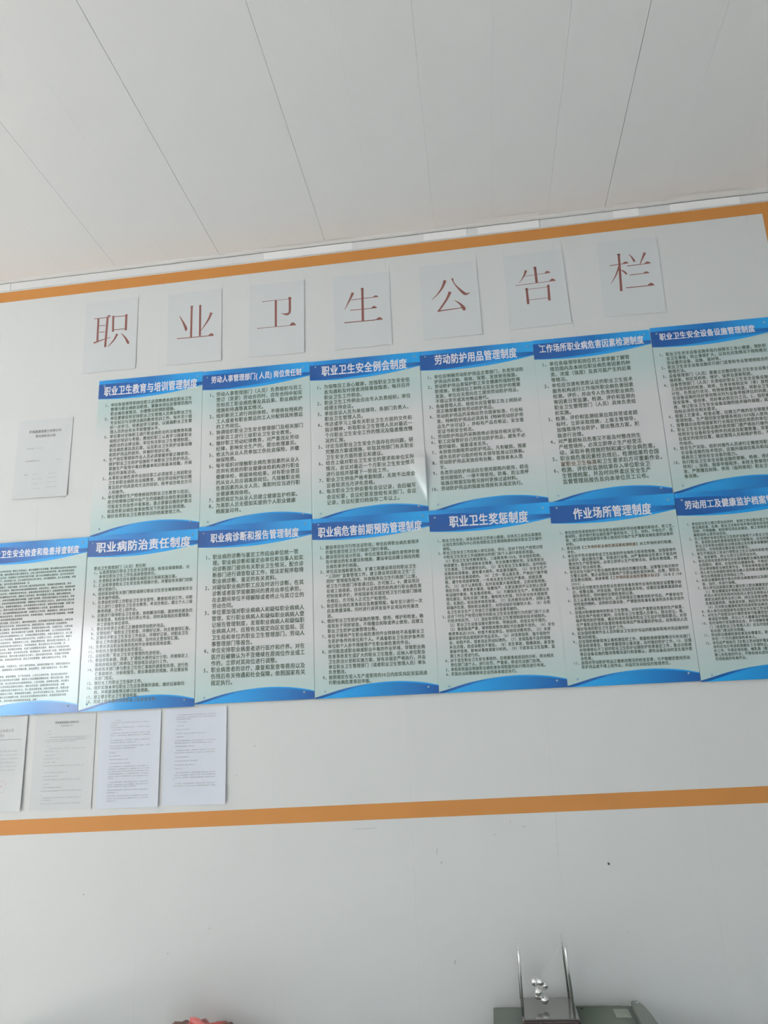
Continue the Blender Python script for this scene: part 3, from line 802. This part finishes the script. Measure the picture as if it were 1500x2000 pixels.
for key, P in POSTERS.items():
    row2 = key >= 'G'
    disp = DISP.get(key)
    root = empty('policy_poster', (P['x'], -0.0078 if row2 else -0.0030, P['z']), ORD[key], 'poster', 'blue and white policy posters in two rows')
    link('board', make_board(disp), M_board, root, smooth=bool(disp))
    zero = lambda u: 0.0
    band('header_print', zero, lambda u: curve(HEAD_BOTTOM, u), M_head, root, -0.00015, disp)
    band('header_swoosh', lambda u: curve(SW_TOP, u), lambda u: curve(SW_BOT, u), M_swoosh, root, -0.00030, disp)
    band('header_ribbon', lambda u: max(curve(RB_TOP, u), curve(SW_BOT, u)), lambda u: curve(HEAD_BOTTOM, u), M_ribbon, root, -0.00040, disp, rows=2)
    band('footer_print', lambda u: HT-curve(FT_TOP, u), lambda u: HT-0.0001, M_footd, root, -0.00015, disp)
    band('footer_swoosh', lambda u: HT-max(.0002, curve(FD_TOP, u)), lambda u: HT-0.0001, M_foot, root, -0.00030, disp)
    L = Letters(); x0, x1, zb, zt = P['title']; t = TITLE[key]
    cw = (x1-x0)/len(t)*(1.0 if '(' not in t else 1.05)
    ch = (zt-zb)/0.92
    if cw > ch*1.0: pass
    L.run(t, x0, (zb+zt)/2+0.0012, cw, ch, TITLE_BOLD)
    L.build('title_lettering', M_title, root, -0.00055, disp)
    L = Letters(); R = Letters()
    lines = BODY[key].split('\n'); n = len(lines)
    for i, line in enumerate(lines):
        z = P['bz']-P['pitch']*i; x = P['bx']+(P['blx']-P['bx'])*i/(n-1); nx = P['nx']+(P['blx']-P['bx'])*i/(n-1)
        cw = P['cw']*(1.06 if key == 'E' and i >= 16 else 1.0); ch = cw*1.10
        m = re.match(r'^(\d+)、(.*)', line)
        if line.startswith('#'):
            L.run(line[1:], nx, z, cw, ch, BODY_BOLD); continue
        if m:
            L.run(m.group(1)+'、', nx-(cw*.58 if len(m.group(1)) > 1 else 0), z, cw, ch, BODY_BOLD); line = m.group(2)
        room_ = W-0.004-x
        wt = sum(cw*(0.58 if c in HALF else 1.0) for c in line)
        if wt > room_: cw = cw*room_/wt
        if '家职业卫生标准' in line and key == 'E':
            xe = R.run('家职业卫生标准', x, z, cw, ch, BODY_BOLD); L.run(line[7:], xe, z, cw, ch, BODY_BOLD)
        elif key == 'L' and '《' in line:
            a, r = line.split('《'); b, c = r.split('》')
            xe = L.run(a+'《', x, z, cw, ch, BODY_BOLD); xe = R.run(b, xe, z, cw, ch, BODY_BOLD); L.run('》'+c, xe, z, cw, ch, BODY_BOLD)
        else: L.run(line, x, z, cw, ch, BODY_BOLD)
    tag(L.build('body_lettering', M_text, root, -0.00050, disp), kind='stuff')
    if R.v: tag(R.build('body_lettering', M_textr, root, -0.00050, disp), 'brownish red printed words', kind='stuff')
    # faint dotted pattern at the top right of the header
    random.seed(ord(key)); vs = []; fs = []
    for r in range(3):
        for i in range(34):
            if random.random() < .35: continue
            u = 0.19+i*0.0058; v = 0.010+r*0.0035-(u-.19)*0.008; s = 0.0006; b = len(vs)
            vs += [(u, -.00045, -v), (u, -.00045, -v-s), (u+s*3, -.00045, -v-s), (u+s*3, -.00045, -v)]; fs.append((b, b+1, b+2, b+3))
    tag(link('header_pattern', pymesh('header_pattern', vs, fs), M_fine, root), kind='stuff')
    for (u, v) in ((0.020, 0.024), (0.379, 0.018), (0.032, 0.578), (0.366, 0.576)):
        if row2 is False and v > .5: v -= 0.004
        o = bpy.data.objects.new('screw_cap', CAP); COL.objects.link(o); o.parent = root
        o.location = (u+random.uniform(-.003, .003), -0.0006+(disp(u, v) if disp else 0), -v+random.uniform(-.003, .003))

# ------------------------------------------------------------------ A4 sheets with one big red character each
def sheet_mesh(w, h, lift_r=0.0, lift_l=0.0, lift_b=0.0, th=0.00025, n=16, lean=0.0):
    def y(a, b):   # a along the width 0..1, b down 0..1
        return -(lift_r*max(0, (a-.55)/.45)**2*(.55+.45*b) + lift_l*max(0, (.35-a)/.35)**2 + lift_b*max(0, (b-.6)/.4)**2)
    fv = [(w*(i/n-.5)+lean*(1-j/n), y(i/n, j/n), h*(.5-j/n)) for i in range(n+1) for j in range(n+1)]
    ff = [(i*(n+1)+j, i*(n+1)+j+1, (i+1)*(n+1)+j+1, (i+1)*(n+1)+j) for i in range(n) for j in range(n)]
    N = len(fv); bv = [(a, b+th, c) for a, b, c in fv]
    rim = [i*(n+1) for i in range(n+1)]+[n*(n+1)+j for j in range(1, n+1)]+[i*(n+1)+n for i in range(n-1, -1, -1)]+[j for j in range(n-1, 0, -1)]
    fs = ff+[tuple(N+q for q in f[::-1]) for f in ff]+[(rim[i], rim[(i+1) % len(rim)], N+rim[(i+1) % len(rim)], N+rim[i]) for i in range(len(rim))]
    me = pymesh('sheet', fv+bv, fs)
    return me, (lambda x, z: y(x/w+.5, .5-z/h))
def stroke_mesh(strokes, yf):
    vs = []; fs = []; layer = 0
    for st in strokes:
        # resample as a smooth ribbon with varying width
        pts = [np.array(p, float) for p in st]; out = []
        for i in range(len(pts)-1):
            p0, p1, p2, p3 = pts[max(i-1, 0)], pts[i], pts[i+1], pts[min(i+2, len(pts)-1)]
            k = 6 if len(pts) > 2 else 4
            for j in range(k):
                t = j/k
                out.append(0.5*((2*p1)+(-p0+p2)*t+(2*p0-5*p1+4*p2-p3)*t*t+(-p0+3*p1-3*p2+p3)*t**3))
        out.append(pts[-1]); b = len(vs); layer += 1; yy = -0.00035-0.00001*layer
        for i, p in enumerate(out):
            d = out[min(i+1, len(out)-1)][:2]-out[max(i-1, 0)][:2]; d = d/(np.linalg.norm(d)+1e-9); nrm = np.array([-d[1], d[0]])
            w = max(p[2], .0016)*0.5
            for sgn in (1, -1):
                q = p[:2]+nrm*w*sgn; vs.append((q[0], yf(q[0], q[1])+yy, q[1]))
        fs += [(b+2*i, b+2*i+1, b+2*i+3, b+2*i+2) for i in range(len(out)-1)]
    return pymesh('red_character', vs, fs)
ZH = dict(职='leftmost of the seven', 业='second from the left', 卫='third from the left', 生='in the middle of the seven', 公='fifth from the left', 告='sixth from the left', 栏='rightmost of the seven')
for i, (ch, ((cx, cz, ang), strokes)) in enumerate(STROKES.items()):
    root = empty('character_sheet', (cx, -0.0012, cz), 'white paper sheet with large red character %s, %s' % (ch, ZH[ch]), 'paper',
                 'white sheets with one red character each above the posters', rot=(0, -ang, 0))
    me, yf = sheet_mesh(0.210, 0.299, lift_r=0.0012+0.0007*(i % 3), lift_b=0.0007, lift_l=0.0)
    link('sheet', me, M_paper, root, smooth=False)
    link('red_character', stroke_mesh(strokes, yf), M_red, root)

# ------------------------------------------------------------------ printed notices
def notice(label, c, size, rows, ang=0.0, lift_r=0.003, lift_b=0.001, titles=(), m=M_paper, seed=0, y=-0.0010, rule=None, seal=None, lean=0.0, lift_l=0.0):
    w, h = size
    root = empty('printed_notice', (c[0], y, c[1]), label, 'paper', 'small printed A4 notices', rot=(0, -ang, 0))
    me, yf = sheet_mesh(w, h, lift_r=lift_r, lift_b=lift_b, lean=lean, lift_l=lift_l); link('sheet', me, m, root)
    D = lambda u, v: yf(min(max(u, -w/2), w/2), -v)
    T = Letters()
    for (txt, u0, u1, v, bold) in titles:
        cw = (u1-u0)*w/len(txt); T.run(txt, w*(u0-.5), h*(.5-v), cw, cw*1.05, 0.028 if bold else 0.0)
    if T.v: tag(T.build('title_lettering', M_ink, root, -0.0006, D), kind='stuff')
    T = Letters(); cw = 0.0040
    for i, (v, u0, u1) in enumerate(rows):
        n = max(1, int((u1-u0)*w/cw)); T.run(filler(n, seed+i), w*(u0-.5), h*(.5-v), cw, cw, 0.0)
    if T.v: tag(T.build('body_lettering', M_ink2, root, -0.0006, D), kind='stuff')
    if rule:
        v, u0, u1 = rule
        link('ruled_line', pymesh('ruled_line', [(w*(u0-.5), -.0007, h*(.5-v)), (w*(u0-.5), -.0007, h*(.5-v)-.0011), (w*(u1-.5), -.0007+yf(w*(u1-.5), 0), h*(.5-v)-.0011), (w*(u1-.5), -.0007+yf(w*(u1-.5), 0), h*(.5-v))], [(0, 1, 2, 3)]), M_ink, root)
    if seal:
        u, v, r = seal; vs = []; fs = []; cx, cz = w*(u-.5), h*(.5-v)
        for k in range(36):
            a = 2*math.pi*k/36
            for rr in (r, r-.0009): vs.append((cx+rr*math.cos(a), -.0011, cz+rr*math.sin(a)))
        fs = [(2*k, 2*k+1, (2*k+3) % 72, (2*k+2) % 72) for k in range(36)]
        b = len(vs); vs.append((cx, -.0011, cz))
        for k in range(10):
            a = math.pi/2+math.pi*k/5; rr = .0055 if k % 2 == 0 else .0022; vs.append((cx+rr*math.cos(a), -.0011, cz+rr*math.sin(a)))
        fs += [(b, b+1+k, b+1+(k+1) % 10) for k in range(10)]
        for k in range(13):       # short radial dashes standing for the ring of characters
            a = math.radians(-40)+math.radians(260)*k/12
            b = len(vs); ca, sa = math.cos(a), math.sin(a)
            for (rr, t) in ((r*.62, -.0008), (r*.85, -.0008), (r*.85, .0008), (r*.62, .0008)): vs.append((cx+rr*ca-t*sa, -.0011, cz+rr*sa+t*ca))
            fs.append((b, b+1, b+2, b+3))
        link('red_seal', pymesh('red_seal', vs, fs), M_seal, root)
    return root
notice('white printed notice alone on the wall, left of the upper posters', (-0.2015, 0.310), (0.212, 0.306),
       [(.53, .72, .88), (.37, .36, .50), (.70, .34, .50), (.76, .34, .52), (.82, .34, .46), (.88, .34, .50), (.70, .62, .80), (.755, .62, .80), (.81, .62, .80), (.87, .60, .80)],
       ang=-0.012, lift_r=0.0018, lift_b=0.0035, seed=7,
       titles=(('怀来建源混凝土有限公司', .20, .80, .155, True), ('职业病防治小组', .33, .70, .215, True), ('负责人姓名', .18, .33, .37, False),
               ('职业健康管理人员：', .18, .48, .53, False), ('成员：', .18, .28, .70, False)))
notice('printed notice with a faint red round seal, at the left edge under the posters', (-0.285, -0.758), (0.212, 0.300),
       [(.37, .1, .88), (.41, .1, .90), (.45, .1, .90), (.49, .1, .86), (.53, .1, .88), (.57, .1, .86)], lift_r=0.0062, lift_b=0.002, seed=40,
       titles=(('怀来建源混凝土有限公司', .25, .78, .15, False), ('职业病防治', .40, .62, .20, False)), rule=(.245, .08, .92), seal=(.64, .74, .020), y=-0.0013)
R2 = [(.17, .22, .28), (.205, .2, .28), (.24, .25, .86), (.265, .18, .86), (.285, .18, .7), (.33, .2, .28), (.36, .25, .86), (.385, .18, .4), (.43, .2, .36), (.465, .18, .45), (.505, .18, .4), (.54, .18, .86), (.58, .17, .2), (.61, .2, .58), (.65, .18, .45), (.685, .18, .82), (.73, .2, .3), (.765, .18, .52), (.8, .17, .84), (.84, .17, .19), (.87, .2, .86), (.895, .18, .38), (.93, .17, .84)]
R3 = [(.09, .25, .36), (.115, .18, .84), (.14, .18, .3), (.165, .18, .84), (.19, .2, .38), (.225, .18, .84), (.25, .18, .84), (.27, .17, .2), (.30, .18, .84), (.325, .18, .6), (.36, .17, .84), (.385, .18, .62), (.43, .17, .29), (.465, .17, .37), (.50, .17, .5), (.54, .2, .54), (.575, .18, .84), (.6, .17, .84), (.625, .17, .84), (.65, .17, .84), (.675, .17, .84), (.695, .17, .27), (.735, .18, .84), (.76, .17, .84), (.78, .17, .66), (.815, .17, .84), (.84, .17, .35), (.875, .17, .84), (.9, .17, .84), (.925, .17, .33)]
R4 = [(.07, .2, .84), (.095, .18, .84), (.115, .18, .43), (.145, .2, .37), (.185, .2, .32), (.225, .18, .43), (.265, .18, .68), (.3, .2, .32), (.34, .18, .84), (.365, .17, .78), (.4, .18, .5), (.44, .2, .84), (.465, .17, .82), (.51, .18, .44), (.55, .18, .56), (.59, .17, .52), (.63, .18, .32), (.67, .2, .84), (.695, .17, .84), (.72, .17, .84), (.74, .16, .18), (.78, .18, .84), (.805, .17, .84)]
notice('printed notice with a two line heading, second from left under the posters', (-0.046, -0.759), (0.212, 0.300), R2, lift_r=0.0015, seed=80,
       titles=(('怀来建源混凝土有限公司', .33, .72, .085, True), ('职业病防治小组', .43, .62, .12, False)), y=-0.0013)
notice('bluish white notice full of paragraphs, third from left under the posters', (0.1800, -0.759), (0.210, 0.300), R3, lift_r=0.0048, seed=120, m=M_paper2, y=-0.0013)
notice('bluish white notice with an empty lower part, rightmost of those under the posters', (0.4020, -0.757), (0.210, 0.300), R4, lift_r=0.0066, seed=160, m=M_paper2, y=-0.0013)

# ------------------------------------------------------------------ nail in the wall
bm = bmesh.new(); add_tube(bm, [(0, 0.003, 0), (0, -0.012, -0.0015)], 0.0013, 8); add_tube(bm, [(0, -0.012, -0.0015), (0, -0.0135, -0.0016)], 0.0030, 10)
nl = bm_obj('wall_nail', bm, mat('rusty_nail', (0.10, 0.10, 0.10, 1), 0.5, metal=0.6)); nl.location = (1.664, 0, -1.105)
tag(nl, 'small dark nail stuck in the blank wall below the right half of the border', 'nail')

# ------------------------------------------------------------------ desk under the frame
DZ = -1.555
dk = empty('office_desk', (1.0, -0.35, FLOOR), 'pale office desk pushed against the poster wall below the posters', 'desk')
def child_box(name, a, b, m, parent, org, bevel=0.0):
    return box(name, [a[i]-org[i] for i in range(3)], [b[i]-org[i] for i in range(3)], m, parent, bevel)
og = (1.0, -0.35, FLOOR)
child_box('desk_top', (-0.25, -0.70, DZ-0.025), (2.25, -0.006, DZ), M_desk, dk, og, 0.003)
for lx in (-0.2, 2.16):
    for ly in (-0.66, -0.06): child_box('leg', (lx, ly, FLOOR), (lx+.04, ly+.04, DZ-0.025), M_leg, dk, og)
child_box('apron', (-0.16, -0.045, DZ-0.16), (2.16, -0.03, DZ-0.025), M_desk, dk, og)

# green-grey metal device with a rounded right end
MZ = -1.475
dv = empty('office_device', (1.5, -0.15, DZ), 'green grey metal office machine with curved right end and white sticker under ball cradle', 'machine')
o3 = (1.5, -0.15, DZ)
def prism(name, pts, z0, z1, m, parent, org, tilt=0.0, bevel=0.0):
    bm = bmesh.new(); lo = [bm.verts.new((x-org[0], y-org[1], z0-org[2])) for x, y in pts]
    hi = [bm.verts.new((x-org[0], y-org[1], z1+tilt*(x-1.3)-org[2])) for x, y in pts]
    n = len(pts); bm.faces.new(lo[::-1]); top = bm.faces.new(hi)
    for i in range(n): bm.faces.new((lo[i], lo[(i+1) % n], hi[(i+1) % n], hi[i]))
    if bevel: bmesh.ops.bevel(bm, geom=list(top.edges), offset=bevel, segments=2, affect='EDGES')
    return bm_obj(name, bm, m, parent)
arc = [(1.66+0.075*math.cos(a), -0.235+0.215*math.sin(a)) for a in [math.radians(q) for q in range(0, 91, 10)]]
outline = [(1.301, -0.38), (1.735, -0.38)]+arc+[(1.301, -0.012)]
prism('machine_body', [(1.301, -0.38), (1.70, -0.38), (1.70, -0.018), (1.301, -0.012)], DZ, MZ, M_green, dv, o3, tilt=0.012, bevel=0.003)
capo = [(1.655, -0.045), (1.6575, -0.40), (1.701, -0.40)]
cap_pts = [(1.665+0.0, -0.400), (1.712, -0.400), (1.716, -0.30), (1.7165, -0.22), (1.7145, -0.17), (1.711, -0.12), (1.705, -0.075), (1.698, -0.042), (1.680, -0.044), (1.678, -0.10), (1.676, -0.20)]
prism('green_ramp_sheet', [(1.526, -0.379), (1.655, -0.379), (1.655, -0.022), (1.526, -0.020)], MZ-.001, MZ+0.0012, ramp_mat('green_to_grey_ramp', 0, [(0.026, (0.022, 0.050, 0.017, 1)), (0.060, (0.045, 0.080, 0.036, 1)), (0.13, (0.125, 0.155, 0.118, 1))], 0.35), dv, o3, tilt=0.012)  # thin green sheet, darkest beside the cradle base, greyer to the right
prism('end_cap', cap_pts, DZ, -1.4505, M_green2, dv, o3, bevel=0.002)
child_box('sticker', (1.628, -0.118, MZ+.0035), (1.668, -0.052, MZ+.0064), M_stick, dv, o3)
T = Letters()
for (a, b, n, s) in ((0, .008, 4, 2), (0, -.008, 4, 3)): T.run(filler(n, s), -0.010, b, 0.005, 0.006, 0.012)
tl = T.build('sticker_lettering', M_ink, dv, 0.0); tl.rotation_euler = (math.radians(-90), 0, 0); tl.location = (1.648-o3[0], -0.085-o3[1], MZ+.0067-o3[2])
tl['label'] = 'grey print on the sticker'
for (x, y) in ((1.545, -0.042), (1.575, -0.17)):
    bm = bmesh.new(); add_tube(bm, [(x-o3[0], y-o3[1], MZ+.001-o3[2]), (x-o3[0], y-o3[1], MZ+.006-o3[2])], [.0035, .0025], 10); bm_obj('rubber_stud', bm, mat('black_rubber', (0.015, 0.03, 0.015, 1), 0.6), dv)
bm = bmesh.new(); add_tube(bm, [(1.694-o3[0], -0.062-o3[1], -1.4510-o3[2]), (1.694-o3[0], -0.062-o3[1], -1.4490-o3[2])], [.004, .003], 12); bm_obj('screw', bm, M_title, dv)

# ball cradle: lacquered base, two chrome frames, a tangled clump of steel balls
cz0 = MZ+0.0035
cr = empty('ball_cradle', (1.451, -0.133, cz0), 'tangled steel ball cradle with two chrome frames on a dark brown base', 'desk toy')
o4 = (1.451, -0.133, cz0)
child_box('base', (1.3775, -0.224, cz0), (1.5245, -0.044, -1.4445), M_wood, cr, o4, 0.004)
child_box('top_plate', (1.3800, -0.2215, -1.4445), (1.5220, -0.0465, -1.4405), M_mirror, cr, o4, 0.001)
def frame_rod(xb, xt, zt):
    pts = []; r = 0.012
    f = Vector((xb, -0.200, -1.4405)); b = Vector((xb, -0.060, -1.4405))
    ft = Vector((xt, -0.200, zt)); bt = Vector((xt, -0.060, zt))
    pts.append(f)
    d = (f-ft).normalized()
    for k in range(6):
        a = math.pi/2*k/5; pts.append(ft + d*r*(1-math.sin(a)) + Vector((0, 1, 0))*r*(1-math.cos(a)))
    for k in range(6):
        a = math.pi/2*k/5; pts.append(bt + d*r*(1-math.cos(a)) - Vector((0, 1, 0))*r*(1-math.sin(a)))
    pts.append(b)
    bm = bmesh.new(); add_tube(bm, [p-Vector(o4) for p in pts], 0.0033, 16); return bm_obj('chrome_frame', bm, M_steel, cr, True)
frame_rod(1.3802, 1.3812, -1.286); frame_rod(1.5122, 1.5045, -1.279)
balls = [(1.4196, -0.128, -1.3794), (1.4330, -0.150, -1.3740), (1.4450, -0.125, -1.3890), (1.4262, -0.146, -1.3990), (1.4262, -0.126, -1.4135), (1.4420, -0.137, -1.4205)]
for i, (x, y, z) in enumerate(balls):
    bm = bmesh.new(); bmesh.ops.create_uvsphere(bm, u_segments=24, v_segments=14, radius=0.0106)
    b = bm_obj('steel_ball', bm, M_steel, cr, True); b.location = (x-o4[0], y-o4[1], z-o4[2])
    for (X, Z) in ((1.3812, -1.286), (1.5045, -1.279)):
        bm = bmesh.new(); add_tube(bm, [(0, 0, 0.010), (X-x, -0.165+i*0.014-y, Z-z)], 0.00015, 5, False)
        bm_obj('nylon_line', bm, M_line, b)

# crumpled red bag on the desk
rb = empty('red_bag', (0.49, -0.16, DZ), 'crumpled red and pink plastic bag with a brown rim, at the bottom left', 'bag')
def mound(name, cx, cy, rx, ry, h, m, seed, rough=0.012, peak=None):
    random.seed(seed); n, k = 28, 12; vs = []; fs = []
    ph = [random.uniform(0, 6.28) for _ in range(8)]
    for j in range(k+1):
        t = j/k
        for i in range(n):
            a = 2*math.pi*i/n
            cr_ = 1+0.10*math.sin(3*a+ph[0])+0.06*math.sin(7*a+ph[1])
            r = math.cos(t*math.pi/2)**0.55
            z = h*math.sin(t*math.pi/2)**0.9+rough*math.sin(5*a+ph[2]+4*t)*math.sin(math.pi*t)+rough*.5*math.sin(11*a+ph[3])*math.sin(math.pi*t)
            vs.append((cx+rx*r*cr_*math.cos(a), cy+ry*r*cr_*math.sin(a), max(0.0005, z)))
    for j in range(k):
        for i in range(n): fs.append((j*n+i, j*n+(i+1) % n, (j+1)*n+(i+1) % n, (j+1)*n+i))
    fs.append(tuple(range(n))[::-1]); fs.append(tuple(k*n+i for i in range(n)))
    return link(name, pymesh(name, vs, fs), m, rb, True)
mound('bag_body', 0.0, 0.0, 0.115, 0.085, 0.088, M_redbag, 3, 0.0095)
mound('bag_side', -0.060, 0.012, 0.055, 0.05, 0.0895, M_brown, 5, 0.004)
mound('bag_lump', 0.072, 0.01, 0.035, 0.05, 0.088, M_brown, 8, 0.003)
bm = bmesh.new(); add_tube(bm, [(-0.028, .01, .085), (-0.022, .008, .1085), (-0.012, .004, .1050), (0.004, 0, .0960), (0.022, -.004, .092)], [.006, .010, .011, .010, .006], 10); bm_obj('knotted_corner', bm, M_pink, rb, True)
bm = bmesh.new(); add_tube(bm, [(0.030, .02, .085), (0.034, .02, .094), (0.046, .02, .0985), (0.058, .02, .096), (0.066, .02, .086)], .0014, 8); bm_obj('bag_handle', bm, mat('grey_cord', (0.25, 0.24, 0.21, 1), 0.5), rb, True)

for o in list(rb.children):        # settle the bag a little lower
    o.scale = (1, 1, 0.875 if o.name.startswith(('knotted', 'bag_handle')) else 0.955)

# faint scuffs and scratches on the lower wall
M_scuff = mat('scuff_grey', (0.50, 0.515, 0.505, 1), 0.7)
random.seed(11)
for (x, z, ln, wd, a) in ((1.165, -1.062, .030, .0030, 80), (1.176, -1.093, .012, .0050, 70), (0.46, -1.262, .006, .006, 0), (0.05, -1.16, .008, .006, 30), (1.39, -0.985, .014, .0022, 85), (0.95, -0.992, .110, .0022, 2),
                      (1.20, -1.362, .020, .0050, 75), (1.70, -1.290, .012, .0024, 60), (1.34, -1.020, .010, .0035, 40), (0.33, -1.330, .010, .0040, 80), (1.43, -1.000, .016, .0030, 15), (0.60, -0.735, .006, .006, 0), (0.54, -0.823, .008, .003, 20)):
    n = 10; ca, sa = math.cos(math.radians(a)), math.sin(math.radians(a)); vs = []
    for k in range(n):
        t = 2*math.pi*k/n; r = random.uniform(.65, 1.0); p, q = ln/2*r*math.cos(t), wd/2*r*math.sin(t)
        vs.append((x+p*ca-q*sa, -0.00012, z+p*sa+q*ca))
    link('scuff_mark', pymesh('scuff_mark', vs, [tuple(range(n))]), M_scuff, wf)
